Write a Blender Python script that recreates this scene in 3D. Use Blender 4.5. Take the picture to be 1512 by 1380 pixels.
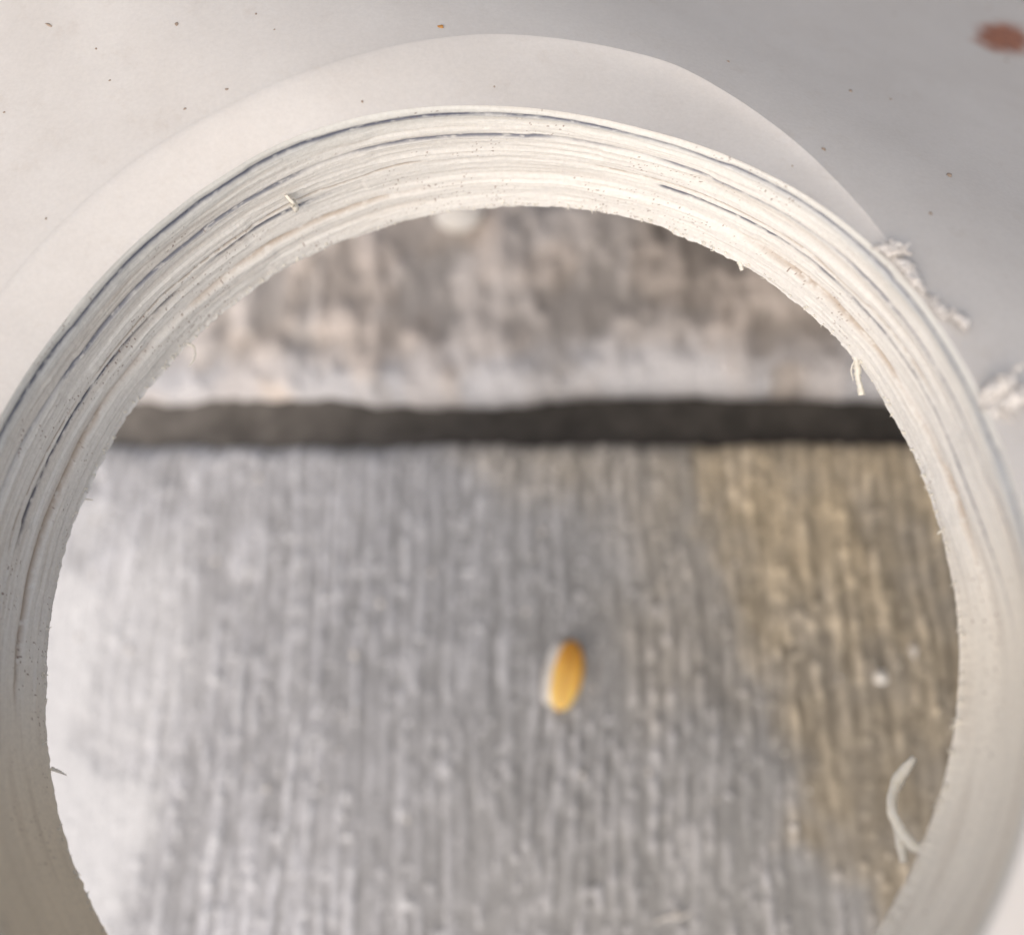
import bpy, math, random
import numpy as np
from mathutils import Matrix, Vector

for o in list(bpy.data.objects):
    bpy.data.objects.remove(o)
scene = bpy.context.scene
COL = scene.collection
random.seed(7)

# ------------------------------------------------------------------ camera
# pose solved from the two rims of the hole; metres; ground is z = 0,
# the underside of the panel at the hole is z = H
F = 1350.0
W0, H0 = 1512.0, 1380.0
H = 0.066
T = 0.0157
P0 = np.array([-3.399, 11.889, 79.564]) * 0.001
tilt_a, tilt_b = -0.14102, -0.29740
n = np.array([math.sin(tilt_a), math.sin(tilt_b), 0.0])
n[2] = -math.sqrt(1 - n[0] ** 2 - n[1] ** 2)
ux = np.array([1.0, 0, 0]); ux -= n * (ux @ n); ux /= np.linalg.norm(ux)
uy = np.cross(n, ux)
M = np.array([ux, uy, n])


def c2w(P):
    return M @ (np.asarray(P) - P0) + np.array([0, 0, H])


CAM = c2w([0, 0, 0])


def ray(px, py):
    d = np.array([(px - 756) / F, (py - 690) / F, 1.0])
    return M @ d


def at(px, py, z):
    """point of the horizontal plane z seen at a photo pixel"""
    d = ray(px, py)
    return CAM + d * ((z - CAM[2]) / d[2])


cd = bpy.data.cameras.new("camera")
cam = bpy.data.objects.new("camera", cd)
COL.objects.link(cam)
cr, cu, cb = M @ np.array([1, 0, 0]), M @ np.array([0, -1, 0]), M @ np.array([0, 0, -1])
cam.matrix_world = Matrix([[cr[i], cu[i], cb[i], CAM[i]] for i in range(3)] + [[0, 0, 0, 1]])
cd.sensor_fit = 'HORIZONTAL'
cd.sensor_width = 36
cd.lens = 36 * F / W0
cd.clip_start = 0.002
cd.clip_end = 50
cd.dof.use_dof = True
cd.dof.focus_distance = 0.0835
cd.dof.aperture_fstop = cd.lens / 2.9
scene.camera = cam

# ------------------------------------------------------------------ light
SUN_AZ = math.radians(243)      # direction the light comes from, from +X counter-clockwise
SUN_EL = math.radians(44)
world = bpy.data.worlds.new("World")
scene.world = world
world.use_nodes = True
nt = world.node_tree
nt.nodes.clear()
sky = nt.nodes.new('ShaderNodeTexSky')
sky.sky_type = 'NISHITA'
sky.sun_disc = False
sky.sun_elevation = SUN_EL
sky.sun_rotation = math.radians(90) - SUN_AZ
sky.dust_density = 9.0
sky.ozone_density = 0.2
sky.air_density = 1.0
bg = nt.nodes.new('ShaderNodeBackground')
bg.inputs['Strength'].default_value = 0.05
wo = nt.nodes.new('ShaderNodeOutputWorld')
nt.links.new(sky.outputs[0], bg.inputs[0])
nt.links.new(bg.outputs[0], wo.inputs[0])
sl = bpy.data.lights.new("sun", 'SUN')
sl.energy = 1.5
sl.angle = math.radians(140)
sl.color = (1.0, 0.965, 0.945)
sun = bpy.data.objects.new("sun", sl)
COL.objects.link(sun)
sdir = Vector((math.cos(SUN_AZ) * math.cos(SUN_EL), math.sin(SUN_AZ) * math.cos(SUN_EL), math.sin(SUN_EL)))
sun.rotation_euler = sdir.to_track_quat('Z', 'Y').to_euler()
sun.location = (-0.5, -0.3, 0.6)
scene.view_settings.view_transform = 'Standard'
scene.view_settings.look = 'None'
scene.view_settings.exposure = 0.57
scene.cycles.use_denoising = True
scene.cycles.max_bounces = 8

# ------------------------------------------------------------------ noise
def vnoise(x, y, seed=0, perx=0):
    """smooth value noise in 0..1; perx = period along x (0: none)"""
    xi = np.floor(x).astype(np.int64); yi = np.floor(y).astype(np.int64)
    fx = x - xi; fy = y - yi
    fx = fx * fx * fx * (fx * (fx * 6 - 15) + 10); fy = fy * fy * fy * (fy * (fy * 6 - 15) + 10)

    def h(a, b):
        if perx:
            a = np.mod(a, perx)
        v = (a * 374761393 + b * 668265263 + seed * 974634777) & 0xFFFFFFFF
        v = ((v ^ (v >> 13)) * 1274126177) & 0xFFFFFFFF
        v = ((v ^ (v >> 16)) * 2246822519) & 0xFFFFFFFF
        v = v ^ (v >> 15)
        return (v & 0xFFFFFF) / float(0xFFFFFF)
    a = h(xi, yi); b = h(xi + 1, yi); c = h(xi, yi + 1); d = h(xi + 1, yi + 1)
    return (a * (1 - fx) + b * fx) * (1 - fy) + (c * (1 - fx) + d * fx) * fy


def fbm(x, y, seed=0, oct=4, perx=0, gain=0.5):
    s = 0; amp = 1.0; tot = 0
    for k in range(oct):
        s = s + amp * vnoise(x, y, seed + 17 * k, perx)
        tot += amp; amp *= gain
        x = x * 2; y = y * 2; perx *= 2
    return s / tot


def sstep(a, b, x):
    t = np.clip((x - a) / (b - a), 0, 1)
    return t * t * (3 - 2 * t)


# ------------------------------------------------------------------ mesh helpers
def link(name, me, mat, parent=None, kind=None):
    o = bpy.data.objects.new(name, me)
    COL.objects.link(o)
    if mat is not None:
        me.materials.clear(); me.materials.append(mat)
    if parent is not None:
        o.parent = parent
    if kind:
        o['kind'] = kind
    return o


def tag(o, label=None, cat=None, group=None, kind=None):
    if label: o['label'] = label
    if cat: o['category'] = cat
    if group: o['group'] = group
    if kind: o['kind'] = kind
    return o


def grid_mesh(name, P, col=None, wrap=False, smooth=True, flip=False):
    """P: (nr, nc, 3) array; wrap closes the columns"""
    nr, nc = P.shape[:2]
    me = bpy.data.meshes.new(name)
    idx = np.arange(nr * nc).reshape(nr, nc)
    if wrap:
        idx = np.concatenate([idx, idx[:, :1]], axis=1)
    q = np.stack([idx[:-1, :-1], idx[:-1, 1:], idx[1:, 1:], idx[1:, :-1]], axis=-1).reshape(-1, 4)
    if flip:
        q = q[:, ::-1]
    nf = len(q)
    me.vertices.add(nr * nc)
    me.vertices.foreach_set('co', P.reshape(-1).astype(np.float32))
    me.loops.add(nf * 4)
    me.loops.foreach_set('vertex_index', q.reshape(-1).astype(np.int32))
    me.polygons.add(nf)
    me.polygons.foreach_set('loop_start', np.arange(0, nf * 4, 4, dtype=np.int32))
    me.polygons.foreach_set('use_smooth', np.full(nf, smooth))
    me.update(calc_edges=True)
    if col is not None:
        at_ = me.color_attributes.new('tint', 'FLOAT_COLOR', 'POINT')
        c4 = np.ones((nr * nc, 4), np.float32); c4[:, :3] = col.reshape(-1, 3)
        at_.data.foreach_set('color', c4.reshape(-1))
    return me


def pydata(name, V, Fc, smooth=True):
    me = bpy.data.meshes.new(name)
    me.from_pydata([tuple(v) for v in V], [], Fc)
    for p in me.polygons:
        p.use_smooth = smooth
    me.update()
    return me


def ribbon(path, widths, thick, side, rng, jag=0.2, nsub=26):
    """a thin jagged strip following path, of real thickness; returns V, F"""
    path = np.array(path, float)
    # catmull-rom resample
    Pp = np.vstack([2 * path[0] - path[1], path, 2 * path[-1] - path[-2]])
    out = []; ws = []
    L = len(path) - 1
    for k in range(nsub + 1):
        t = k / nsub * L; i = min(int(t), L - 1); f = t - i
        a, b, c, d = Pp[i], Pp[i + 1], Pp[i + 2], Pp[i + 3]
        out.append(0.5 * ((2 * b) + (-a + c) * f + (2 * a - 5 * b + 4 * c - d) * f * f + (-a + 3 * b - 3 * c + d) * f ** 3))
        ws.append(widths[i] * (1 - f) + widths[i + 1] * f)
    V = []; Fc = []
    side = np.array(side, float)
    for k, (p, w) in enumerate(zip(out, ws)):
        tg = out[min(k + 1, nsub)] - out[max(k - 1, 0)]
        tg = tg / (np.linalg.norm(tg) + 1e-12)
        s = side - tg * (side @ tg); s /= (np.linalg.norm(s) + 1e-12)
        nn = np.cross(tg, s)
        w1 = w * (1 + rng.uniform(-jag, jag)); w2 = w * (1 + rng.uniform(-jag, jag))
        th = thick * min(1.0, w / max(widths) + 0.25) * (1 + rng.uniform(-jag, jag))
        V += [p + s * w1, p + nn * th, p - s * w2, p - nn * th]
    for k in range(nsub):
        a = 4 * k; b = a + 4
        for j in range(4):
            j2 = (j + 1) % 4
            Fc.append((a + j, a + j2, b + j2, b + j))
    Fc.append((3, 2, 1, 0)); e = 4 * nsub; Fc.append((e, e + 1, e + 2, e + 3))
    return V, Fc


# ------------------------------------------------------------------ materials
def new_mat(name):
    m = bpy.data.materials.new(name); m.use_nodes = True
    t = m.node_tree
    return m, t, t.nodes['Principled BSDF']


def N(t, typ, **kw):
    nd = t.nodes.new(typ)
    for k, v in kw.items():
        setattr(nd, k, v)
    return nd


def noise(t, vec, scale, detail=4, rough=0.55):
    nd = N(t, 'ShaderNodeTexNoise')
    nd.inputs['Scale'].default_value = scale
    nd.inputs['Detail'].default_value = detail
    nd.inputs['Roughness'].default_value = rough
    t.links.new(vec, nd.inputs['Vector'])
    return nd.outputs['Fac']


def ramp(t, fac, stops):
    r = N(t, 'ShaderNodeValToRGB')
    while len(r.color_ramp.elements) < len(stops):
        r.color_ramp.elements.new(0.5)
    for e, (p, c) in zip(r.color_ramp.elements, stops):
        e.position = p; e.color = (*c, 1) if len(c) == 3 else c
    t.links.new(fac, r.inputs[0])
    return r.outputs[0]


def mix(t, fac, a, b, mode='MIX'):
    m = N(t, 'ShaderNodeMix', data_type='RGBA', blend_type=mode)
    for s, v in ((m.inputs[0], fac), (m.inputs[6], a), (m.inputs[7], b)):
        if hasattr(v, 'links'):
            t.links.new(v, s)
        elif isinstance(v, (int, float)):
            s.default_value = v
        else:
            s.default_value = (*v, 1)
    return m.outputs[2]


def math_(t, op, a, b=0.0, c=0.0):
    m = N(t, 'ShaderNodeMath', operation=op)
    for s, v in zip(m.inputs, (a, b, c)):
        if hasattr(v, 'links'):
            t.links.new(v, s)
        else:
            s.default_value = v
    return m.outputs[0]


def bump(t, b, h, strength, dist):
    bp = N(t, 'ShaderNodeBump')
    bp.inputs['Strength'].default_value = strength
    bp.inputs['Distance'].default_value = dist
    t.links.new(h, bp.inputs['Height'])
    t.links.new(bp.outputs[0], b.inputs['Normal'])


# panel crown invented for shading: falls away so the upper right darkens
G = np.array([0.66, 0.751])


def crown(x, y):
    s = np.maximum(G[0] * x + G[1] * y - 0.018, 0)
    s = np.minimum(s, 0.040) ** 2 + 2 * 0.040 * np.maximum(s - 0.040, 0)
    return -CR_A * s


CR_A = 8.5
SKIN_COL = (0.80, 0.785, 0.77)
# smooth moulded skin of the panel, with the rust stain near its corner
m_skin, t, b = new_mat("white_plastic_skin")
tc = N(t, 'ShaderNodeTexCoord').outputs['Object']
dirt = ramp(t, noise(t, tc, 90, 5, 0.6), [(0.35, (0.745, 0.72, 0.695)), (0.7, (0.80, 0.78, 0.758))])
fine = ramp(t, noise(t, tc, 2500, 3, 0.7), [(0.3, (0.93, 0.93, 0.93)), (0.7, (1, 1, 1))])
base = mix(t, 1.0, dirt, fine, 'MULTIPLY')
smud = ramp(t, noise(t, tc, 260, 6, 0.75), [(0.56, (1, 1, 1)), (0.72, (0.90, 0.875, 0.85)), (0.80, (0.80, 0.76, 0.72))])
base = mix(t, 0.6, base, smud, 'MULTIPLY')
sp = at(1484, 56, H + T)
for _ in range(30):
    sp = at(1484, 56, H + T + float(crown(sp[0], sp[1])))
sv = N(t, 'ShaderNodeVectorMath', operation='SUBTRACT'); t.links.new(tc, sv.inputs[0]); sv.inputs[1].default_value = tuple(sp)
def dotn(v):
    q_ = N(t, 'ShaderNodeVectorMath', operation='DOT_PRODUCT'); t.links.new(sv.outputs[0], q_.inputs[0]); q_.inputs[1].default_value = v
    return q_.outputs['Value']
sm = N(t, 'ShaderNodeCombineXYZ')
t.links.new(dotn((G[0] * 0.42, G[1] * 0.42, 0)), sm.inputs[0]); t.links.new(dotn((G[1] * 0.85, -G[0] * 0.85, 0)), sm.inputs[1])
ln = N(t, 'ShaderNodeVectorMath', operation='LENGTH'); t.links.new(sm.outputs[0], ln.inputs[0])
dd = math_(t, 'ADD', ln.outputs['Value'], math_(t, 'MULTIPLY', math_(t, 'SUBTRACT', noise(t, tc, 420, 4, 0.6), 0.5), 0.0034))
mr = N(t, 'ShaderNodeMapRange'); mr.inputs['From Min'].default_value = 0.0036; mr.inputs['From Max'].default_value = 0.0019
t.links.new(dd, mr.inputs['Value'])
rust = ramp(t, noise(t, tc, 900, 3), [(0.3, (0.24, 0.045, 0.012)), (0.7, (0.46, 0.125, 0.03))])
t.links.new(mix(t, math_(t, 'MULTIPLY', mr.outputs[0], 0.93), base, rust), b.inputs['Base Color'])
b.inputs['Roughness'].default_value = 0.38
b.inputs['Subsurface Weight'].default_value = 0.25
b.inputs['Subsurface Radius'].default_value = (1.0, 0.9, 0.75)
b.inputs['Subsurface Scale'].default_value = 0.0012
bump(t, b, noise(t, tc, 1400, 3, 0.6), 0.12, 0.0001)

# rough sawn plastic inside the hole, tinted by the marks laid on its vertices
m_cut, t, b = new_mat("sawn_plastic")
tc = N(t, 'ShaderNodeTexCoord').outputs['Object']
va = N(t, 'ShaderNodeVertexColor', layer_name='tint').outputs[0]
fine = ramp(t, noise(t, tc, 2600, 5, 0.7), [(0.25, (0.86, 0.86, 0.86)), (0.65, (1, 1, 1))])
t.links.new(mix(t, 1.0, va, fine, 'MULTIPLY'), b.inputs['Base Color'])
b.inputs['Roughness'].default_value = 0.55
b.inputs['Subsurface Weight'].default_value = 0.2
b.inputs['Subsurface Radius'].default_value = (1.0, 0.9, 0.75)
b.inputs['Subsurface Scale'].default_value = 0.0006
bump(t, b, noise(t, tc, 3500, 4, 0.7), 0.35, 0.00008)

m_shav, t, b = new_mat("torn_plastic")
tc = N(t, 'ShaderNodeTexCoord').outputs['Object']
t.links.new(ramp(t, noise(t, tc, 1800, 4), [(0.3, (0.84, 0.80, 0.69)), (0.7, (0.93, 0.90, 0.82))]), b.inputs['Base Color'])
b.inputs['Roughness'].default_value = 0.6
b.inputs['Subsurface Weight'].default_value = 0.3
b.inputs['Subsurface Radius'].default_value = (1.0, 0.9, 0.75)
b.inputs['Subsurface Scale'].default_value = 0.0005

m_burr, t, b = new_mat("burr_plastic")
tc = N(t, 'ShaderNodeTexCoord').outputs['Object']
t.links.new(ramp(t, noise(t, tc, 1300, 4), [(0.3, (0.66, 0.62, 0.58)), (0.7, (0.82, 0.79, 0.77))]), b.inputs['Base Color'])
b.inputs['Roughness'].default_value = 0.6
b.inputs['Subsurface Weight'].default_value = 0.4
b.inputs['Subsurface Radius'].default_value = (1.0, 0.9, 0.8)
b.inputs['Subsurface Scale'].default_value = 0.0006

m_speck, t, b = new_mat("brown_dirt")
tc = N(t, 'ShaderNodeTexCoord').outputs['Object']
t.links.new(ramp(t, noise(t, tc, 2500, 3), [(0.3, (0.28, 0.22, 0.175)), (0.7, (0.45, 0.36, 0.29))]), b.inputs['Base Color'])
b.inputs['Roughness'].default_value = 0.9
m_rust, t, b = new_mat("orange_dirt")
tc = N(t, 'ShaderNodeTexCoord').outputs['Object']
t.links.new(ramp(t, noise(t, tc, 2500, 3), [(0.3, (0.45, 0.20, 0.05)), (0.7, (0.6, 0.33, 0.12))]), b.inputs['Base Color'])
b.inputs['Roughness'].default_value = 0.9

m_conc, t, b = new_mat("brushed_concrete")
tc = N(t, 'ShaderNodeTexCoord').outputs['Object']
va = N(t, 'ShaderNodeVertexColor', layer_name='tint').outputs[0]
fine = ramp(t, noise(t, tc, 1300, 5, 0.7), [(0.25, (0.72, 0.72, 0.72)), (0.7, (1.05, 1.05, 1.05))])
t.links.new(mix(t, 1.0, va, fine, 'MULTIPLY'), b.inputs['Base Color'])
b.inputs['Roughness'].default_value = 0.8
bump(t, b, noise(t, tc, 1600, 4, 0.7), 0.5, 0.0003)

m_bed, t, b = new_mat("dark_joint_soil")
tc = N(t, 'ShaderNodeTexCoord').outputs['Object']
sx = N(t, 'ShaderNodeSeparateXYZ'); t.links.new(tc, sx.inputs[0])
mr = N(t, 'ShaderNodeMapRange'); mr.inputs['From Min'].default_value = -0.08; mr.inputs['From Max'].default_value = 0.0
t.links.new(math_(t, 'ADD', sx.outputs['X'], math_(t, 'MULTIPLY', noise(t, tc, 60, 4), 0.02)), mr.inputs['Value'])
soil = ramp(t, noise(t, tc, 220, 6, 0.7), [(0.3, (0.13, 0.12, 0.11)), (0.75, (0.30, 0.28, 0.26))])
dark_soil = ramp(t, noise(t, tc, 220, 6, 0.7), [(0.3, (0.045, 0.042, 0.04)), (0.75, (0.13, 0.12, 0.11))])  # darker soil tone towards the right
t.links.new(mix(t, mr.outputs[0], soil, dark_soil), b.inputs['Base Color'])
b.inputs['Roughness'].default_value = 0.95
bump(t, b, noise(t, tc, 500, 5, 0.7), 0.6, 0.001)

m_seed, t, b = new_mat("orange_seed_coat")
tc = N(t, 'ShaderNodeTexCoord').outputs['Object']
sx = N(t, 'ShaderNodeSeparateXYZ'); t.links.new(tc, sx.inputs[0])
yy = math_(t, 'MULTIPLY_ADD', sx.outputs['Y'], 85.0, 0.5)
yy = math_(t, 'ADD', yy, math_(t, 'MULTIPLY', math_(t, 'SUBTRACT', noise(t, tc, 500, 3), 0.5), 0.5))
seedc = ramp(t, yy, [(0.1, (0.98, 0.68, 0.2)), (0.55, (0.95, 0.55, 0.11)), (0.85, (0.75, 0.36, 0.05))])
cr_ = math_(t, 'ABSOLUTE', math_(t, 'ADD', sx.outputs['X'], math_(t, 'MULTIPLY', math_(t, 'SUBTRACT', noise(t, tc, 300, 3), 0.5), 0.0012)))
mrc = N(t, 'ShaderNodeMapRange'); mrc.inputs['From Min'].default_value = 0.0007; mrc.inputs['From Max'].default_value = 0.0001
t.links.new(cr_, mrc.inputs['Value'])
t.links.new(mix(t, math_(t, 'MULTIPLY', mrc.outputs[0], 0.55), seedc, (0.50, 0.22, 0.03)), b.inputs['Base Color'])
bump(t, b, noise(t, tc, 900, 4, 0.7), 0.5, 0.0003)
b.inputs['Roughness'].default_value = 0.4
b.inputs['Subsurface Weight'].default_value = 0.3
b.inputs['Subsurface Scale'].default_value = 0.001

m_husk, t, b = new_mat("pale_husk")
tc = N(t, 'ShaderNodeTexCoord').outputs['Object']
t.links.new(ramp(t, noise(t, tc, 900, 3), [(0.3, (0.68, 0.64, 0.60)), (0.7, (0.85, 0.83, 0.80))]), b.inputs['Base Color'])
b.inputs['Roughness'].default_value = 0.6

m_peb, t, b = new_mat("white_pebble_stone")
tc = N(t, 'ShaderNodeTexCoord').outputs['Object']
t.links.new(ramp(t, noise(t, tc, 350, 4), [(0.3, (0.95, 0.91, 0.84)), (0.6, (0.96, 0.95, 0.93))]), b.inputs['Base Color'])
b.inputs['Roughness'].default_value = 0.6

# ------------------------------------------------------------------ pavement: two brushed slabs and a dark joint
tot = []
JN = 0.0105


def axis(lo, hi, step, ext):
    a = np.arange(lo, hi, step)
    g = []
    x = hi; s = step
    while x < ext:
        g.append(x); s *= 1.25; x += s
    g2 = []
    x = lo - step; s = step
    while x > -ext:
        g2.append(x); s *= 1.25; x -= s
    return np.concatenate([np.array(g2[::-1]), a, np.array(g)])


def joint_y(x, which):
    """y of the edges of the joint, from pixels of the photograph"""
    if which == 'near':
        px = [(150, 648), (400, 653), (700, 650), (900, 650), (1100, 648), (1360, 648)]
    else:
        px = [(150, 590), (420, 588), (600, 589), (720, 583), (860, 569), (1000, 568), (1200, 571), (1360, 580)]
    pts = np.array([at(a, b_, 0.0)[:2] for a, b_ in px])
    return np.interp(x, pts[:, 0], pts[:, 1])


pave = bpy.data.objects.new("pavement", None)
COL.objects.link(pave)
tag(pave, "brushed grey concrete pavement with a dark joint seen through the hole", kind='structure')


def px_of(X, Y, Z):
    """photo pixel of ground points: used to lay the stains where they are"""
    P = np.stack([X, Y, Z - H], -1) @ M + P0
    return 756 + F * P[..., 0] / P[..., 2], 690 + F * P[..., 1] / P[..., 2]


def poly_mask(px, py, poly, soft):
    """signed-distance based soft mask of a polygon in the ground plane"""
    poly = np.array(poly, float)
    d2 = np.full(px.shape, 1e18); inside = np.zeros(px.shape, bool)
    for i in range(len(poly)):
        a = poly[i]; b_ = poly[(i + 1) % len(poly)]
        e = b_ - a
        wx = px - a[0]; wy = py - a[1]
        tt = np.clip((wx * e[0] + wy * e[1]) / (e @ e), 0, 1)
        d2 = np.minimum(d2, (wx - e[0] * tt) ** 2 + (wy - e[1] * tt) ** 2)
        c = ((a[1] > py) != (b_[1] > py))
        with np.errstate(divide='ignore', invalid='ignore'):
            xin = (b_[0] - a[0]) * (py - a[1]) / (b_[1] - a[1] + 1e-12) + a[0]
        inside ^= (c & (px < xin))
    d = np.sqrt(d2) * np.where(inside, 1, -1)
    return sstep(-soft, soft, d)


def gp(pts):
    return [tuple(at(a, b_, 0.0)[:2] * 1000) for a, b_ in pts]


def slab(which):
    X1 = axis(-0.085, 0.085, 0.00038, 0.5)
    if which == 'near':
        v = np.concatenate([np.linspace(0, 0.0042, 16)[:-1], np.arange(0.0042, 0.115, 0.00042), 0.115 + np.cumsum(0.0005 * 1.3 ** np.arange(1, 21))])
        dirn = -1
    else:
        v = np.concatenate([np.linspace(0, 0.0042, 16)[:-1], np.arange(0.0042, 0.085, 0.00042), 0.085 + np.cumsum(0.0005 * 1.3 ** np.arange(1, 21))])
        dirn = 1
    X = np.tile(X1[None, :], (len(v), 1)); V = np.tile(v[:, None], (1, len(X1)))
    xm = X * 1000
    edge = joint_y(X, which) + (0.0012 if which == 'near' else 0.0007) * (fbm(xm / 9, xm * 0, 5 if which == 'near' else 6, 4) - 0.5) + 0.0005 * (fbm(xm / 1.8, xm * 0, 15, 2) - 0.5)
    Y = edge + dirn * V
    ym = Y * 1000
    # rounded, chipped arris
    rr = (0.0032 * (0.7 + 0.9 * fbm(xm / 6, ym * 0, 31, 3)) if which == 'near' else 0.0050 * (0.85 + 0.3 * fbm(xm / 12, ym * 0, 31, 2)))
    u = np.clip(V / rr, 0, 1)
    Z = -rr * 1.0 * (1 - np.sqrt(np.clip(1 - (1 - u) ** 2, 0, 1)))
    lean = 0.6 * (fbm(xm / 40, ym / 60, 41, 2) - 0.5) * 3
    xs = xm + lean + 0.5 * (fbm(xm / 8, ym / 14, 55, 2) - 0.5)
    if which == 'near':
        st = fbm(xs / 1.6, ym / 20, 3, 4, gain=0.6)
        st2 = fbm(xs / 1.0, ym / 3.6, 9, 3, gain=0.6)
        lump = fbm(xm / 1.1, ym / 2.1, 12, 3, gain=0.6)
        brush = 0.5 + 0.5 * np.sin(2 * np.pi * (xs / 2.3 + 2.4 * fbm(xm / 10, ym / 50, 16, 3)))
        brush = brush * (0.35 + 0.65 * sstep(0.25, 0.65, fbm(xs / 2.0, ym / 11, 17, 3)))
        k1 = sstep(0.22, 0.80, 0.22 * brush + 0.26 * st + 0.24 * st2 + 0.28 * lump)
        colm = sstep(0.42, 0.68, fbm(xs / 1.25, ym / 38, 14, 2))
        bead = sstep(0.52, 0.76, vnoise(xs / 1.05, ym / 2.1, 18)) * (0.15 + 0.85 * sstep(0.25, 0.7, brush)) * (0.4 + 0.6 * colm) * sstep(0.25, 0.6, fbm(xm / 9, ym / 14, 19, 3))
        bead = np.maximum(bead, sstep(0.86, 0.94, vnoise(xs / 0.8, ym / 1.3, 20)))
        # the rougher, crumbled zone towards the joint
        rough = sstep(0.045, 0.005, V)
        k1 = k1 * (1 - 0.35 * rough) + 0.35 * rough * fbm(xm / 2.6, ym / 4.2, 77, 4)
        amp = 0.0009
        soft = sstep(0.35, 0.65, fbm(xm / 16, ym / 22, 68, 3)) * sstep(0.02, 0.06, V)
        k1 = k1 * (1 - 0.6 * soft) + 0.6 * soft * (0.30 + 0.25 * (st - 0.5))
    else:
        st = fbm(xs / 4.6, ym / 13, 23, 4, gain=0.55)
        st2 = fbm(xs / 2.6, ym / 4.5, 29, 3)
        lump = fbm(xm / 10, ym / 9, 32, 3)
        k1 = sstep(0.3, 0.72, 0.42 * st + 0.18 * st2 + 0.40 * lump)
        amp = 0.0022
    Z = Z + amp * (k1 - 0.5) * sstep(0, 0.003, V) + 0.0012 * (fbm(xm / 25, ym / 25, 51, 3) - 0.5)
    # grey cement, pale worn crests
    big = fbm(xm / 22, ym / 30, 61, 3)
    left = sstep(25, -45, xm + 10 * (fbm(xm / 12, ym / 16, 66, 3) - 0.5))[..., None]  # brighter left side from the light, put into the slab colour
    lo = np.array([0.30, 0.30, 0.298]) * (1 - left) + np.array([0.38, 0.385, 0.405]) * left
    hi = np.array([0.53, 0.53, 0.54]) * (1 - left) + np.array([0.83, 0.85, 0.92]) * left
    if which == 'far':
        lo = np.array([0.40, 0.38, 0.37]) * (1 + 0.35 * left); hi = np.array([0.82, 0.775, 0.755]) * (1 + 0.10 * left)
    k = np.clip(sstep(0.05, 0.95, k1) ** 1.1, 0, 1)[..., None]
    C = lo * (1 - k) + hi * k
    C = C * (0.82 + 0.36 * big)[..., None]
    if which == 'near':
        bm = (0.95 * bead)[..., None]
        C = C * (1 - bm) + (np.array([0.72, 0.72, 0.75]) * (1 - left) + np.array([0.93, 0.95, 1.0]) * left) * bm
        Z = Z + 0.0006 * bead
    wx = xm + 7 * (fbm(xm / 7, ym / 9, 71, 4) - 0.5); wy = ym + 9 * (fbm(xm / 7, ym / 9, 72, 4) - 0.5)
    if which == 'near':
        # ochre stain on the right
        brown = poly_mask(wx, wy, gp([(1010, 640), (1700, 600), (1700, 1420), (1310, 1400), (1290, 1285), (1170, 1255), (1175, 1130), (1130, 1010), (1060, 880)]), 4.2)
        brown = np.maximum(brown, 0.38 * poly_mask(wx, wy, gp([(620, 640), (1010, 630), (1060, 900), (960, 900), (900, 760), (760, 720)]), 5))
        brown = np.maximum(brown, 0.35 * poly_mask(wx, wy, gp([(880, 880), (1100, 860), (1130, 1060), (960, 1060)]), 6))
        bt = brown[..., None] * (0.50 + 0.8 * fbm(xm / 5, ym / 8, 81, 4))[..., None].clip(0, 1)
        pale = sstep(0.045, 0.005, V)[..., None]
        tan = (np.array([0.49, 0.43, 0.335]) * (1 - pale) + np.array([0.63, 0.535, 0.385]) * pale) * (0.56 + 0.95 * k + 0.55 * bead[..., None])
        C = C * (1 - bt) + tan * bt
        # sun glow and glare on the left, painted white into the slab colour
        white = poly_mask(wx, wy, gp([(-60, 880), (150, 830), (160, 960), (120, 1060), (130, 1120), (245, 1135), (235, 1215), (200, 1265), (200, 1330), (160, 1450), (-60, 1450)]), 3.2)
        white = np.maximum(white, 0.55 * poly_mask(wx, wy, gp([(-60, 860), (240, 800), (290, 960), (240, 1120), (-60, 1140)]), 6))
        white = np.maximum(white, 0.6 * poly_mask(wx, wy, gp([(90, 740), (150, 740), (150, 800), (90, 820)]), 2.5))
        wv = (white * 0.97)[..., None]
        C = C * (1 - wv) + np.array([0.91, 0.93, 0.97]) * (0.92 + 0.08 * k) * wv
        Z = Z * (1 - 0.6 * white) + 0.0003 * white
    else:
        crust = sstep(0.012, 0.004, V) * sstep(0.20, 0.5, fbm(xm / 8, ym / 8, 91, 3))
        crust = (crust * 0.75)[..., None]
        C = C * (1 - crust) + np.array([0.74, 0.76, 0.82]) * crust
        warm = (0.5 * sstep(0.45, 0.65, fbm(xm / 11, ym / 14, 95, 3)))[..., None]
        C = C * (1 - warm) + C * np.array([1.08, 1.0, 0.92]) * warm
        lowc = (sstep(0.012, 0.04, V) * sstep(-10, 20, xm + 12 * (fbm(xm / 9, ym / 9, 67, 3) - 0.5)))[..., None]
        C = C * (1 - 0.42 * lowc)
    # the vertical side down into the joint
    side_d = [0.0, -0.004, -0.010, -0.018]
    rows = []; rc = []
    for j, dz in enumerate(side_d[::-1][:-1]):
        r_ = np.stack([X[0], Y[0] + dirn * 0.0004, Z[0] + dz], -1); rows.append(r_)
        rc.append(np.tile(np.array([0.075, 0.07, 0.065]), (len(X1), 1)))
    P = np.stack([X, Y, Z], -1)
    P = np.concatenate([np.array(rows), P], 0); C = np.concatenate([np.array(rc), C], 0)
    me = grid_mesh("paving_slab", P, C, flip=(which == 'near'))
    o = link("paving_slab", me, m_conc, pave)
    return o, X1, v, P


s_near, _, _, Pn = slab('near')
s_near['label'] = "nearer brushed slab with ochre stain and painted white glow"
s_far, _, _, Pf = slab('far')
s_far['label'] = "farther rough mottled slab beyond the dark joint"

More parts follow.
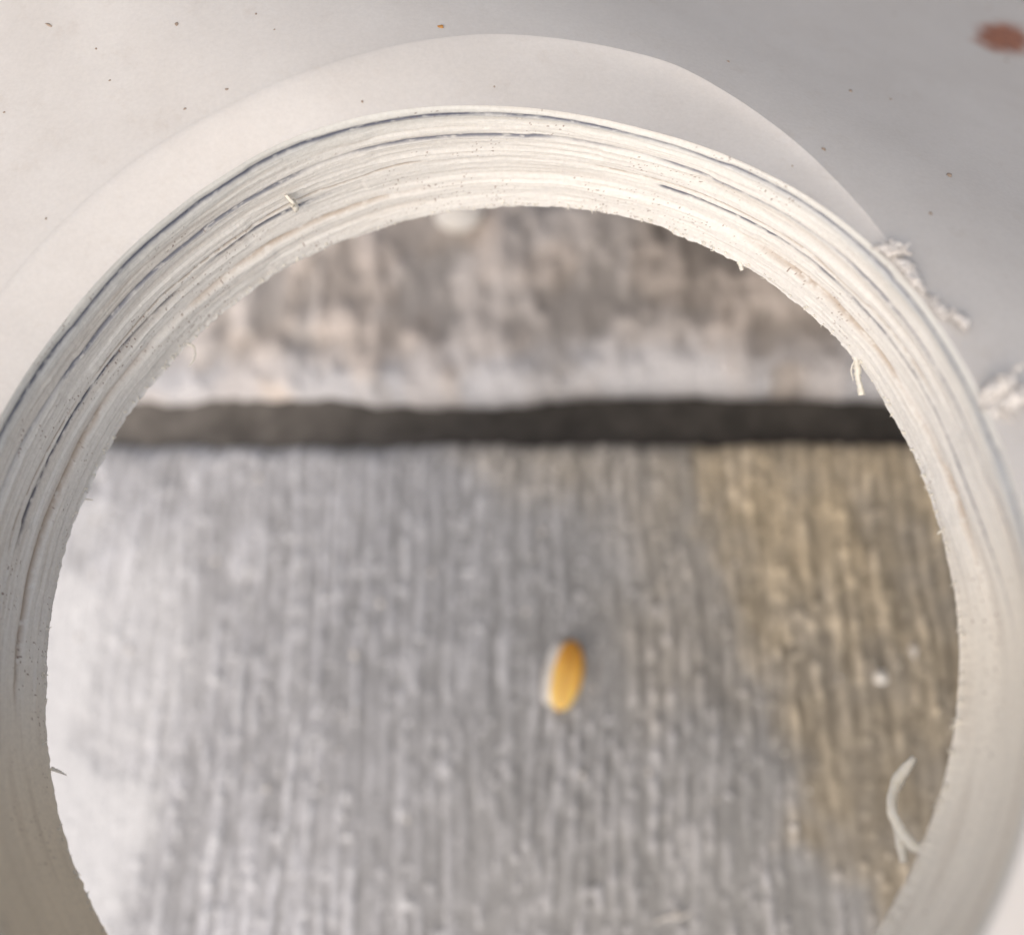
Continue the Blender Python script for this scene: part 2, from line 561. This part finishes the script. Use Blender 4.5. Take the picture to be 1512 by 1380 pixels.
# joint bed
bx = np.linspace(-0.3, 0.3, 260); by = np.linspace(-0.06, 0.12, 60)
BX, BY = np.meshgrid(bx, by)
BZ = -0.0085 + 0.004 * sstep(0.01, -0.05, BX) + 0.003 * fbm(BX * 160, BY * 160, 99, 4)
bed = link("joint_bed", grid_mesh("joint_bed", np.stack([BX, BY, BZ], -1)), m_bed, pave)


def ground_z(x, y):
    P = Pn if abs(y - Pn[3:, :, 1]).min() < 0.001 and y < joint_y(np.array(x), 'near') else Pf
    d = (P[..., 0] - x) ** 2 + (P[..., 1] - y) ** 2
    return P[..., 2].reshape(-1)[d.argmin()]


# ------------------------------------------------------------------ blobs
def blob(name, rx, ry, rz, seed, rough=0.15, freq=2.0, nu=20, nv=14, squash_bottom=0.0):
    th = np.linspace(0, 2 * np.pi, nu, endpoint=False)
    ph = np.linspace(0.02, np.pi - 0.02, nv)
    TH, PH = np.meshgrid(th, ph)
    d = np.stack([np.sin(PH) * np.cos(TH), np.sin(PH) * np.sin(TH), np.cos(PH)], -1)
    k = 1 + rough * 2 * (fbm(d[..., 0] * freq + 9 + d[..., 2] * 1.7, d[..., 1] * freq + 9 - d[..., 2] * 1.3, seed, 3) - 0.5)
    P = d * k[..., None] * np.array([rx, ry, rz])
    me = grid_mesh(name, P, wrap=True, flip=True)
    return me


# ------------------------------------------------------------------ panel with the hole
NT = 2400
TH = np.linspace(0, 2 * np.pi, NT, endpoint=False)
inn = [(399, 408), (301, 478), (233, 549), (181, 629), (132, 708), (102, 787), (79, 870), (68, 935), (65, 1029), (81, 1142), (98, 1255), (132, 1334), (160, 1380), (452, 382), (603, 322), (704, 302), (781, 303), (915, 311), (995, 344), (1087, 381), (1156, 424), (1205, 460), (1260, 523), (1295, 570), (1336, 633), (1365, 700), (1411, 860), (1416, 954), (1413, 1029), (1402, 1124), (1376, 1221), (1323, 1323), (1289, 1380)]
outp = [(754, 136), (640, 142), (533, 156), (402, 201), (251, 296), (100, 440), (915, 161), (1076, 215), (1237, 317), (1289, 370), (1353, 425), (1396, 488), (1443, 584), (1490, 720), (1512, 1260), (1440, 1380), (10, 570)]
bandp = [(0, 430), (100, 320), (200, 235), (350, 150), (500, 90), (610, 62), (730, 50), (860, 62), (1000, 95), (1150, 190), (1230, 262), (1300, 340), (1353, 420)]

# (crown() is defined with the materials)


def radii(pts, h, order, use_crown=False):
    th = []; rr = []
    for p in pts:
        z = H + h
        q = at(p[0], p[1], z)
        if use_crown:
            for _ in range(30):
                q = at(p[0], p[1], H + h + float(crown(q[0], q[1])))
        th.append(math.atan2(q[1], q[0])); rr.append(math.hypot(q[0], q[1]))
    th = np.array(th); rr = np.array(rr)

    def basis(t_):
        return np.stack([np.ones_like(t_)] + [f(k * t_) for k in range(1, order + 1) for f in (np.cos, np.sin)], -1)
    A = basis(th)
    reg = np.diag([0] + [0.02 * k ** 3 for k in range(1, order + 1) for _ in (0, 1)])
    x0 = 0.040
    c = np.linalg.solve(A.T @ A + reg, A.T @ (rr - x0))
    return basis(TH) @ c + x0


R_in = radii(inn, 0.0, 5)
R_rim = radii(outp, T, 5, True)
# band: interpolate linearly in angle, none below the right side
bt_, br_ = [], []
for p in bandp:
    q = at(p[0], p[1], H + T)
    for _ in range(30):
        q = at(p[0], p[1], H + T + float(crown(q[0], q[1])))
    bt_.append(math.atan2(q[1], q[0])); br_.append(math.hypot(q[0], q[1]))
bt_ = np.array(bt_) % (2 * np.pi); br_ = np.array(br_)
o_ = np.argsort(bt_); bt_ = bt_[o_]; br_ = br_[o_]
end_l = (bt_[-1] + 0.9)
rim_at = lambda a: np.interp(a % (2 * np.pi), TH, R_rim)
xs_ = np.concatenate([[0.0, bt_[0] - 0.25], bt_, [bt_[-1] + 0.4, end_l, 2 * np.pi]])
ws_ = np.concatenate([[0.0003, 0.0003], np.maximum(br_ - np.array([rim_at(a) for a in bt_]), 0.0003), [0.0035, 0.0003, 0.0003]])
BW = np.interp(TH, xs_, ws_)
ker = np.hanning(61); ker /= ker.sum()
BW = np.convolve(np.concatenate([BW[-60:], BW, BW[:60]]), ker, 'same')[60:-60]
BW = np.maximum(BW + 0.00014 * (fbm(TH / (2 * np.pi) * 60, TH * 0, 301, 4, perx=60) - 0.5) * (BW > 0.001), 0.00025)
print('R_in', R_in.min() * 1000, R_in.max() * 1000, 'R_rim', R_rim.min() * 1000, R_rim.max() * 1000, 'band', BW.max() * 1000)

SLOPE = 0.24
panel = bpy.data.objects.new("plastic_panel", None)
panel.location = (0, 0, 0)
COL.objects.link(panel)
tag(panel, "thick white plastic panel with a rough round hole sawn through it", "plastic panel")

# --- sawn wall of the hole
NS = 150
s = np.linspace(0, 1, NS)
S, THg = np.meshgrid(s, TH, indexing='ij')
u = THg / (2 * np.pi)
FR = 1 - S                      # 0 at the front rim, 1 at the far rim
# slow wander of the layers round the hole
wander = 0.05 * (fbm(u * 7, S * 0 + 3, 101, 3, perx=7) - 0.5) + 0.012 * (fbm(u * 40, S * 4, 102, 2, perx=40) - 0.5)
Q = FR + wander
lowm = sstep(-0.30, 0.12, np.sin(THg) + 0.12 * np.cos(THg) * -1)      # the lower part of the wall, cut cleaner; also sets the light balance in the colour
sharp_ = 0.10 + 0.90 * lowm
g1 = fbm(u * 14, Q * 15, 111, 3, perx=14, gain=0.55)
g2 = fbm(u * 44, Q * 56, 112, 3, perx=44, gain=0.6)
g3 = fbm(u * 420, Q * 44, 113, 3, perx=420, gain=0.6)
disp = 0.00030 * (g1 - 0.5) + 0.00009 * (g2 - 0.5) + 0.00006 * (g3 - 0.5)
# broken ledges: some layers torn back in stretches
led = sstep(0.52, 0.56, fbm(u * 16, np.floor(Q * 9) * 3.7 + 0.5, 121, 3, perx=16))
disp += 0.00014 * led
disp -= 0.00035 * sstep(0.74, 0.80, Q) * (0.6 + 0.8 * fbm(u * 60, Q * 3, 125, 3, perx=60))


def groove(q0, w, amp, dens_seed, freq, lo, hi, wob=0.0):
    q = q0 + wob * (fbm(u * 24, S * 0, dens_seed + 50, 3, perx=24) - 0.5)
    prof = np.exp(-((Q - q) / w) ** 2)
    dens = sstep(lo, hi, fbm(u * freq, S * 0 + 0.3, dens_seed, 4, perx=freq))
    gran = sstep(0.15, 0.50, fbm(u * 380, Q * 70, dens_seed + 3, 3, perx=380)) * 0.9 + 0.1
    return prof * lowm, dens, prof * dens * gran * lowm


p1, d1, k1 = groove(0.085, 0.017, 1, 201, 34, 0.16, 0.42, 0.02)
p2, d2, k2 = groove(0.30, 0.016, 1, 202, 30, 0.22, 0.50, 0.02)
p3, d3, k3 = groove(0.58, 0.014, 1, 203, 26, 0.44, 0.58, 0.03)
p4, d4, k4 = groove(0.52, 0.008, 1, 204, 24, 0.40, 0.60, 0.05)
p5, d5, k5 = groove(0.76, 0.016, 1, 205, 18, 0.30, 0.55, 0.04)
p6, d6, k6 = groove(0.22, 0.008, 1, 206, 18, 0.40, 0.70, 0.05)
disp += 0.00016 * (p1 + p2) + 0.00016 * p3 * d3 + 0.00030 * p5 * d5 + 0.00016 * p4 * d4
disp *= sharp_ * (1 - 0.7 * sstep(0.93, 1.0, S))
endf = np.minimum(sstep(0, 0.02, S) * 0 + 1, 1)
Rw = R_in[None, :] * (1 - S) + R_rim[None, :] * S + disp + (0.0003 + 0.0016 * (1 - lowm) * sstep(-0.2, 0.4, np.cos(THg))) * np.sin(np.pi * S ** 0.8)
front_h = T - SLOPE * BW + crown(R_rim * np.cos(TH), R_rim * np.sin(TH))
edgej = 0.00035 * (fbm(TH / (2 * np.pi) * 500, TH * 0, 131, 3, perx=500) - 0.5) + 0.0003 * (fbm(TH / (2 * np.pi) * 90, TH * 0, 132, 3, perx=90) - 0.5)
Zw = H + (front_h[None, :] + 0 * S) * S + edgej[None, :] * sstep(0.12, 0.0, S)
# slight round-over at the front edge
ro = sstep(0.965, 1.0, S) ** 2
Rw = Rw + 0.00012 * ro
C = np.ones((NS, NT, 3)) * np.array([0.85, 0.84, 0.81])
band_tone = fbm(u * 12, Q * 16, 141, 3, perx=12)[..., None]
C = C * (1 + 0.12 * (band_tone - 0.5))
wl = lowm[..., None]
C = C * (wl * np.array([0.965, 0.97, 0.98]) + (1 - wl) * np.array([1.06, 1.02, 0.95]))  # upper wall toned down, lower wall brightened: light balanced in the colour
coolz = (sstep(0.30, 0.0, FR))[..., None]
C = C * (1 - coolz) + np.array([0.80, 0.81, 0.79]) * coolz
blue = np.array([0.11, 0.125, 0.19]); brn = np.array([0.34, 0.25, 0.175])


def lay(C, m, c, a):
    m = np.clip(m * a, 0, 0.95)[..., None]
    return C * (1 - m) + c * m


# grey-blue bloom round the outer dark layer
C = lay(C, lowm * np.exp(-((Q - 0.10) / 0.045) ** 2) * (0.25 + 0.75 * sstep(0.9, 0.3, THg)), np.array([0.40, 0.45, 0.52]), 0.75)
C = lay(C, p1 * (0.35 + 0.65 * sstep(0.35, 0.8, fbm(u * 60, S * 0, 151, 2, perx=60))), np.array([0.25, 0.27, 0.33]), 0.5)
C = lay(C, k1, blue, 1.0)
C = lay(C, k2, blue, 1.05)
C = lay(C, k3, blue * 0.8, 1.2)
C = lay(C, p2 * 0.4, np.array([0.42, 0.43, 0.47]), 0.8)
C = lay(C, k4, brn, 0.7)
C = lay(C, k5, brn * 1.2, 0.7)
C = lay(C, k6, np.array([0.45, 0.42, 0.40]), 0.5)
# grime held in the grooves
C = lay(C, sstep(0.60, 0.75, g1) * 0.5 + sstep(0.62, 0.8, g2) * 0.4, np.array([0.50, 0.43, 0.36]), 0.38)
# fine dark and reddish grains
gr = sstep(0.90, 0.94, vnoise(u * 1700, FR * 90, 161, perx=1700)) * sstep(0.52, 0.70, fbm(u * 50, FR * 5, 162, 3, perx=50))
C = lay(C, gr, np.array([0.20, 0.12, 0.09]), 0.9)
# yellower lower left, turned from the light: shading tinted into the colour
lowl = (sstep(-0.05, -0.7, np.sin(THg)) * sstep(0.2, -0.6, np.cos(THg)))[..., None]
C = C * (1 - lowl) + C * np.array([1.02, 0.955, 0.83]) * lowl
Pw = np.stack([Rw * np.cos(THg), Rw * np.sin(THg), Zw], -1)
wall = link("hole_wall", grid_mesh("hole_wall", Pw, C, wrap=True, flip=True), m_cut, panel)
wall['label'] = "ridged off-white sawn wall of the hole with dark blue-grey layer lines"

# --- front face: bevel band, then the skin, curved for shading, out to the rounded-square edge
Rr = Rw[-1]; Zr = Zw[-1]
NB = 24
rows = []
fb = np.linspace(0, 1, NB)
ch = fbm(TH / (2 * np.pi) * 300, TH * 0, 171, 4, perx=300)
Rb = R_rim + BW
for f in fb:
    r = (Rr - R_rim - 0.00012) * max(0, 1 - 6 * f) + (R_rim + 0.00012 * (1 - f)) * (1 - f) + Rb * f
    e_ = (math.sqrt((1 - f) ** 2 + 0.09) - 0.3) / (math.sqrt(1.09) - 0.3)
    z = Zr * e_ + (H + T + crown(Rb * np.cos(TH), Rb * np.sin(TH))) * (1 - e_)
    rows.append(np.stack([r * np.cos(TH), r * np.sin(TH), z], -1))
band = link("bevel_band", grid_mesh("bevel_band", np.array(rows), wrap=True, flip=True), m_skin, panel)
band['label'] = "smooth pale bevelled band round the upper side of the hole"


def square_r(t_, half, p=6):
    hx = np.where(np.cos(t_) > 0, half[1], half[0]); hy = np.where(np.sin(t_) > 0, half[3], half[2])
    return 1 / ((np.abs(np.cos(t_)) / hx) ** p + (np.abs(np.sin(t_)) / hy) ** p) ** (1 / p)


HALF = (0.064, 0.094, 0.060, 0.098)     # left, right, near, far
Ro = square_r(TH, HALF)
rows = []
rows.append(rows and None)
rows = []
NF = 70
for k in range(NF):
    f = (k / (NF - 1)) ** 1.5
    r = Rb * (1 - f) + Ro * f
    x = r * np.cos(TH); y = r * np.sin(TH)
    step = 0.0
    rows.append(np.stack([x, y, H + T + step + crown(x, y)], -1))
# rounded outer edge and the underside back to the far rim
for a in np.linspace(0.2, math.pi, 14):
    r = Ro + 0.0015 * math.sin(min(a, math.pi / 2)) if a < math.pi / 2 else Ro + 0.0015 * math.sin(a)
    x = r * np.cos(TH); y = r * np.sin(TH)
    zt = H + T; zb = H
    zz = (zt + zb) / 2 + T / 2 * math.cos(a)
    rows.append(np.stack([x, y, zz + crown(x, y)], -1))
Rn = Rw[0]; Zn = Zw[0]
for f in np.linspace(0, 1, 30)[1:]:
    r = Ro * (1 - f) + Rn * f
    x = r * np.cos(TH); y = r * np.sin(TH)
    rows.append(np.stack([x, y, H * (1 - f ** 6) + Zn * f ** 6 + crown(x, y) * sstep(1.0, 0.7, f)], -1))
face = link("panel_body", grid_mesh("panel_body", np.array(rows), wrap=True, flip=True), m_skin, panel)

# --- loose plastic on the far rim
rng = random.Random(11)


def rim_pt(px, py, h=0.0):
    return at(px, py, H + h)


V, Fc = [], []
for k in range(520):
    a = rng.uniform(0, 2 * math.pi)
    dens = vnoise(np.array([a * 9.0]), np.array([0.5]), 181)[0]
    if rng.random() > 0.25 + dens:
        continue
    i = int(a / (2 * math.pi) * NT) % NT
    rad = np.array([math.cos(a), math.sin(a), 0]); tan = np.array([-math.sin(a), math.cos(a), 0])
    p = rad * (Rw[1, i] + 0.00005) + np.array([0, 0, Zw[1, i] + rng.uniform(0, 0.0006)])
    L = rng.choice([0.00018, 0.00025, 0.0004, 0.0006]) * rng.uniform(0.6, 1.3)
    d1_ = -rad * rng.uniform(0.5, 1) + tan * rng.uniform(-1, 1) + np.array([0, 0, rng.uniform(-0.6, 0.5)])
    d2_ = -rad * rng.uniform(-0.2, 1) + tan * rng.uniform(-1.2, 1.2) + np.array([0, 0, rng.uniform(-0.8, 0.5)])
    w = rng.uniform(0.00003, 0.00009)
    v_, f_ = ribbon([p, p + d1_ * L * 0.5, p + (d1_ * 0.5 + d2_ * 0.5) * L], [w * 1.8, w, w * 0.3], w * 0.6, tan, rng, 0.3, 5)
    o0 = len(V); V += v_; Fc += [tuple(q + o0 for q in ff) for ff in f_]
link("rim_fuzz", pydata("rim_fuzz", V, Fc), m_shav, panel, 'stuff')


def sliver(pxs, widths, thick, h, side=(0, 0, 1), name="torn_sliver", label=None, jag=0.25, nsub=26, dz=None):
    pts = [at(p[0], p[1], H + h + (dz[i] if dz else 0)) for i, p in enumerate(pxs)]
    v_, f_ = ribbon(pts, widths, thick, side, rng, jag, nsub)
    o = link(name, pydata(name, v_, f_), m_shav, panel)
    if label: o['label'] = label
    return o


mm = 0.001
sliver([(1262, 512), (1265, 535), (1267, 558), (1273, 583)], [0.30 * mm, 0.34 * mm, 0.26 * mm, 0.27 * mm], 0.12 * mm, 0.0001, (1, 0, 0), label="frayed white sliver hanging from the right side of the far rim")
sliver([(1263, 530), (1257, 545), (1260, 562)], [0.08 * mm, 0.09 * mm, 0.03 * mm], 0.05 * mm, 0.0001, (1, 0, 0))
sliver([(258, 522), (272, 509), (286, 512), (287, 528), (279, 541)], [0.24 * mm, 0.20 * mm, 0.18 * mm, 0.13 * mm, 0.06 * mm], 0.12 * mm, 0.0, (0, 0, 1), label="thin curled white fibre on the left side of the far rim")
sliver([(1082, 370), (1091, 384), (1096, 399)], [0.55 * mm, 0.32 * mm, 0.2 * mm], 0.16 * mm, 0.0, (1, 0, 0))
sliver([(1242, 497), (1234, 491), (1226, 494)], [0.18 * mm, 0.1 * mm, 0.05 * mm], 0.06 * mm, 0.0, (0, 0, 1))
sliver([(112, 742), (124, 737), (137, 738)], [0.22 * mm, 0.12 * mm, 0.05 * mm], 0.06 * mm, 0.0, (0, 1, 0))
sliver([(75, 1134), (88, 1139), (98, 1144)], [0.16 * mm, 0.12 * mm, 0.05 * mm], 0.08 * mm, 0.0, (0, 1, 0))
sliver([(1420, 1062), (1408, 1070), (1404, 1076)], [0.3 * mm, 0.2 * mm, 0.05 * mm], 0.08 * mm, 0.0, (0, 0, 1))
sliver([(180, 622), (196, 592), (206, 586)], [0.2 * mm, 0.12 * mm, 0.05 * mm], 0.06 * mm, 0.0, (0, 0, 1))
# curled shaving over the opening at the lower right
sliver([(1385, 1228), (1362, 1252), (1338, 1238), (1318, 1200), (1322, 1160), (1350, 1118)], [0.32 * mm, 0.42 * mm, 0.60 * mm, 0.70 * mm, 0.72 * mm, 0.3 * mm], 0.4 * mm, -0.001, (0, 1, 0.2), name="curled_shaving", label="long curled pale shaving at the lower right of the hole", jag=0.1, dz=[0.001, 0, -0.001, -0.002, -0.003, -0.003])
sliver([(1328, 1222), (1331, 1246), (1335, 1272)], [0.42 * mm, 0.45 * mm, 0.3 * mm], 0.35 * mm, -0.003, (1, 0, 0), name="curled_shaving", jag=0.1)

# torn burrs along the front rim on the right: lumpy flakes standing up from the edge
def burr(pxs, widths, thick, dz, label=None, seed=0):
    pts = []
    for i_, p in enumerate(pxs):
        q_ = at(p[0], p[1], H + T)
        for _ in range(30):
            q_ = at(p[0], p[1], H + T + float(crown(q_[0], q_[1])) + dz[i_])
        pts.append(q_)
    r2 = random.Random(seed)
    V = []; Fc = []
    na, nc = 60, 15
    L_ = len(pts) - 1
    for lay_ in range(2):
        sd0 = seed * 37 + lay_ * 11
        o0 = len(V)
        for k in range(na):
            f0 = k / (na - 1); f = f0 * L_; a = min(int(f), L_ - 1); f -= a
            p = pts[a] * (1 - f) + pts[a + 1] * f
            tg = pts[a + 1] - pts[a]; tg /= np.linalg.norm(tg)
            out_ = np.cross(tg, [0, 0, 1.0]); out_ /= np.linalg.norm(out_)
            if out_ @ p < 0: out_ = -out_
            w = (widths[a] * (1 - f) + widths[a + 1] * f) * (1 - 0.3 * lay_)
            env = math.sin(math.pi * min(max(f0, 0.02), 0.98)) ** 0.5
            for c in range(nc):
                v = c / (nc - 1) * 2 - 1
                n1 = float(fbm(np.array(f0 * 7.0), np.array(v * 1.3 + 5), sd0, 3, gain=0.5)) - 0.5
                n2 = float(fbm(np.array(f0 * 16.0), np.array(v * 2.6 + 5), sd0 + 3, 3, gain=0.55)) - 0.5
                n3 = float(fbm(np.array(f0 * 12.0), np.array(0.5), sd0 + 5, 3, gain=0.6)) - 0.5
                hgt = (math.cos(v * math.pi / 2) ** 0.7 if abs(v) < 1 else 0) * w * (0.55 + 1.3 * n1 + 0.5 * n2) * env
                lat = v * w * (0.95 + 1.7 * n3) * env + n2 * w * 0.5
                q_ = p + out_ * lat + np.array([0, 0, max(hgt, 0) * 0.8 - 0.10 * w]) + tg * n1 * w * 0.6
                V.append(tuple(q_))
        for k in range(na - 1):
            for c in range(nc - 1):
                a0 = o0 + k * nc + c
                Fc.append((a0, a0 + nc, a0 + nc + 1, a0 + 1))
        # closed underneath
        b0 = len(V)
        for k in range(na):
            a0 = o0 + k * nc
            m_ = (np.array(V[a0]) + np.array(V[a0 + nc - 1])) / 2 - np.array([0, 0, 0.25 * widths[1]])
            V.append(tuple(m_))
        for k in range(na - 1):
            a0 = o0 + k * nc
            Fc.append((a0 + nc, a0, b0 + k, b0 + k + 1))
            Fc.append((a0 + nc - 1, a0 + 2 * nc - 1, b0 + k + 1, b0 + k))
    for k in range(2):
        p = pts[r2.randrange(1, len(pts))]
        d_ = np.array([r2.uniform(0, 1), r2.uniform(-.4, 1), r2.uniform(0, 1)]); L = widths[1] * r2.uniform(0.9, 1.5)
        v_, f_ = ribbon([p - d_ * L * 0.3, p + d_ * L * 0.5, p + d_ * L + np.array([r2.uniform(-.3, .3), r2.uniform(-.3, .3), 0]) * L], [widths[1] * .35, widths[1] * .22, widths[1] * 0.1], thick * 0.3, (1, -1, 0.4), r2, 0.4, 6)
        o0 = len(V); V += v_; Fc += [tuple(q + o0 for q in ff) for ff in f_]
    o = link("burr", pydata("burr", V, Fc), m_burr, panel)
    if label: o['label'] = label
    return o


burr([(1285, 366), (1308, 364), (1330, 368), (1346, 376)], [0.25 * mm, 0.55 * mm, 0.65 * mm, 0.35 * mm], 0.30 * mm, [0, 0.0006, 0.0009, 0.0008], "torn white burr highest on the right of the front rim", 1)
burr([(1318, 372), (1340, 392), (1352, 412), (1368, 436)], [0.5 * mm, 0.6 * mm, 0.5 * mm, 0.3 * mm], 0.30 * mm, [0.0, 0.0005, 0.0006, 0.0002], None, 2)
burr([(1366, 432), (1380, 440), (1388, 455), (1392, 470)], [0.25 * mm, 0.35 * mm, 0.4 * mm, 0.2 * mm], 0.25 * mm, [0.0, 0.0006, 0.0007, 0.0003], None, 3)
burr([(1392, 470), (1408, 460), (1424, 474), (1428, 492)], [0.3 * mm, 0.45 * mm, 0.5 * mm, 0.25 * mm], 0.28 * mm, [0.0, 0.0006, 0.0009, 0.0006], None, 4)
burr([(1446, 600), (1462, 580), (1484, 566), (1500, 546)], [0.4 * mm, 0.7 * mm, 0.8 * mm, 0.4 * mm], 0.4 * mm, [-0.0003, 0.0006, 0.0014, 0.0020], "large pale flake curling up at the right edge of the frame", 5)
burr([(1450, 604), (1475, 600), (1505, 585), (1530, 575)], [0.4 * mm, 0.9 * mm, 1.0 * mm, 0.5 * mm], 0.4 * mm, [-0.0002, 0.0004, 0.0010, 0.0012], None, 6)
# a chip torn out of the wall at the upper left
def wall_pt(px, py):
    best = None
    for h in np.linspace(0, T, 400):
        q_ = at(px, py, H + h); a = math.atan2(q_[1], q_[0]) % (2 * math.pi); i_ = int(a / (2 * math.pi) * NT) % NT
        sf = h / front_h[i_]
        if sf > 1: continue
        d_ = abs(math.hypot(q_[0], q_[1]) - (R_in[i_] * (1 - sf) + R_rim[i_] * sf))
        if best is None or d_ < best[0]: best = (d_, q_)
    return best[1]


for chain, wd in (([(422, 288), (431, 296), (436, 312)], 0.42),):
    ps = [wall_pt(*c_) for c_ in chain]
    ps = [p - np.array([p[0], p[1], 0]) / np.hypot(p[0], p[1]) * (0.00005 + 0.00035 * (k_ == 1)) for k_, p in enumerate(ps)]
    v_, f_ = ribbon(ps, [wd * mm, wd * 1.2 * mm, wd * .4 * mm], 0.16 * mm, (0, 0, 1), rng, 0.35, 10)
    link("torn_sliver", pydata("torn_sliver", v_, f_), m_shav, panel)

# --- dirt specks on the skin
sp_mesh = blob("dirt_speck", 0.00025, 0.00021, 0.00006, 5, 0.5, 1.6, 10, 7)
sp_mesh2 = blob("dirt_speck", 0.00042, 0.00014, 0.00008, 8, 0.5, 2.2, 12, 7)
specks = [(72, 37, 1, -0.5, 1.0), (261, 36, 0, 0, 0.9), (195, 294, 0, 1.1, 1.0), (273, 161, 0, 0, 0.6), (336, 132, 0, 0, 0.45), (415, 148, 0, 0, 0.6), (142, 72, 0, 0, 0.5), (162, 119, 0, 0, 0.5), (6, 166, 0, 0, 0.5),
          (1075, 91, 0, 0, 0.7), (1255, 135, 0, 0, 0.9), (1315, 147, 0, 0, 0.6), (1216, 221, 0, 0, 1.0), (1401, 260, 0, 0.6, 1.25), (1460, 12, 0, 0, 1.0), (1486, 90, 0, 0, 1.0), (378, 21, 0, 0, 0.5), (334, 132, 0, 0, 0.5),
          (535, 150, 0, 0, 0.5), (1374, 316, 0, 0, 0.8), (247, 262, 1, 1.0, 0.5), (1320, 22, 0, 0, 0.6), (68, 323, 0, 0, 0.5), (405, 44, 0, 0, 0.4), (730, 128, 0, 0, 0.4), (1170, 245, 0, 0, 0.4)]


def skin_z(x, y):
    r = math.hypot(x, y); a = math.atan2(y, x) % (2 * math.pi)
    i = int(a / (2 * math.pi) * NT) % NT
    base = H + T  + float(crown(x, y))
    if r < Rb[i]:
        f = (r - Rr[i]) / (Rb[i] - Rr[i])
        base = Zr[i] * (1 - f) + (H + T + float(crown(x, y))) * f
    return base


for (px, py, kind, rot, sc) in specks:
    q = at(px, py, H + T)
    for _ in range(30):
        q = at(px, py, skin_z(q[0], q[1]))
    o = link("dirt_speck", sp_mesh2 if kind else sp_mesh, m_speck, panel)
    o.location = q; o.rotation_euler = (0, 0, rot + (0 if kind else rng.uniform(0, 3))); o.scale = (sc, sc, sc)
q = at(650, 40, H + T)
for _ in range(30):
    q = at(650, 40, skin_z(q[0], q[1]))
me = sp_mesh.copy()
o = link("dirt_speck", me, m_rust, panel); o.location = q; o.scale = (1.3, 1.1, 1.0)
o['label'] = "small orange speck just above the band"

# ------------------------------------------------------------------ things lying on the slabs
# seed
g = at(834, 998, 0.0); gz = ground_z(g[0], g[1])
seed_root = bpy.data.objects.new("seed", None); COL.objects.link(seed_root)
seed_root.location = (g[0], g[1], gz); seed_root.rotation_euler = (0, 0, math.radians(-14))
tag(seed_root, "small orange-yellow oval seed lying on the nearer grey slab", "seed")
me = blob("seed_kernel", 0.00250, 0.0054, 0.0016, 3, 0.13, 1.3, 32, 24)
k_ = link("kernel", me, m_seed, seed_root); k_.location = (0.0004, 0, 0.0012)
me = blob("seed_husk", 0.0016, 0.0048, 0.0011, 4, 0.12, 1.4, 22, 16)
k_ = link("husk", me, m_husk, seed_root); k_.location = (-0.0017, 0.0002, 0.0008); k_['label'] = "whitish husk on the seed's left side"

g = at(682, 330, 0.0); gz = ground_z(g[0], g[1])
peb = link("pebble", blob("pebble", 0.0047, 0.0040, 0.0033, 6, 0.10, 1.3, 28, 20), m_peb)
peb.location = (g[0], g[1] + 0.001, gz + 0.0030)
tag(peb, "rounded white pebble on the farther slab, half hidden by the top of the hole", "pebble")

g = at(1300, 1000, 0.0); gz = ground_z(g[0], g[1])
gr_ = link("stone_chip", blob("stone_chip", 0.0010, 0.0010, 0.0008, 16, 0.3, 1.6, 16, 12), m_peb)
gr_.location = (g[0], g[1], gz + 0.0006)
tag(gr_, "tiny white stone chip on the ochre stain near the right of the hole", "stone chip")

pts = [at(965, 1362, 0.0), at(985, 1352, 0.0), at(1005, 1352, 0.0), at(1022, 1343, 0.0)]
pts = [p + np.array([0, 0, ground_z(p[0], p[1]) + 0.0006]) for p in pts]
v_, f_ = ribbon(pts, [0.1 * mm, 0.22 * mm, 0.2 * mm, 0.08 * mm], 0.12 * mm, (0, 1, 0), rng, 0.2, 14)
fb_ = link("plant_fibre", pydata("plant_fibre", v_, f_), m_husk)
tag(fb_, "thin pale fibre on the grey slab at the bottom centre", "fibre")

# pale sand grains bonded to the brushed surface
V, Fc = [], []
ico_v = [(0, 0, 1), (.894, 0, .447), (.276, .851, .447), (-.724, .526, .447), (-.724, -.526, .447), (.276, -.851, .447), (.724, .526, -.447), (-.276, .851, -.447), (-.894, 0, -.447), (-.276, -.851, -.447), (.724, -.526, -.447), (0, 0, -1)]
ico_f = [(0, 1, 2), (0, 2, 3), (0, 3, 4), (0, 4, 5), (0, 5, 1), (1, 6, 2), (2, 7, 3), (3, 8, 4), (4, 9, 5), (5, 10, 1), (6, 7, 2), (7, 8, 3), (8, 9, 4), (9, 10, 5), (10, 6, 1), (6, 11, 7), (7, 11, 8), (8, 11, 9), (9, 11, 10), (10, 11, 6)]
Xn = Pn[3:]; 
for k in range(70):
    i = rng.randrange(12, Xn.shape[0] - 24); j = rng.randrange(24, Xn.shape[1] - 24)
    p = Xn[i, j]
    if abs(p[0]) > 0.085: continue
    r = rng.choice([0.0003, 0.0003, 0.0004, 0.0005]) * rng.uniform(0.8, 1.2)
    st_ = rng.uniform(1.0, 1.9)
    o0 = len(V)
    V += [(p[0] + a * r * rng.uniform(.8, 1.2), p[1] + b_ * r * st_, p[2] + c_ * r * 0.8 + r * 0.2) for a, b_, c_ in ico_v]
    Fc += [tuple(q + o0 for q in f) for f in ico_f]
grit = link("sand_grit", pydata("sand_grit", V, Fc), m_husk, None, 'stuff')
tag(grit, "pale sand grains bonded over the nearer brushed slab", "sand")
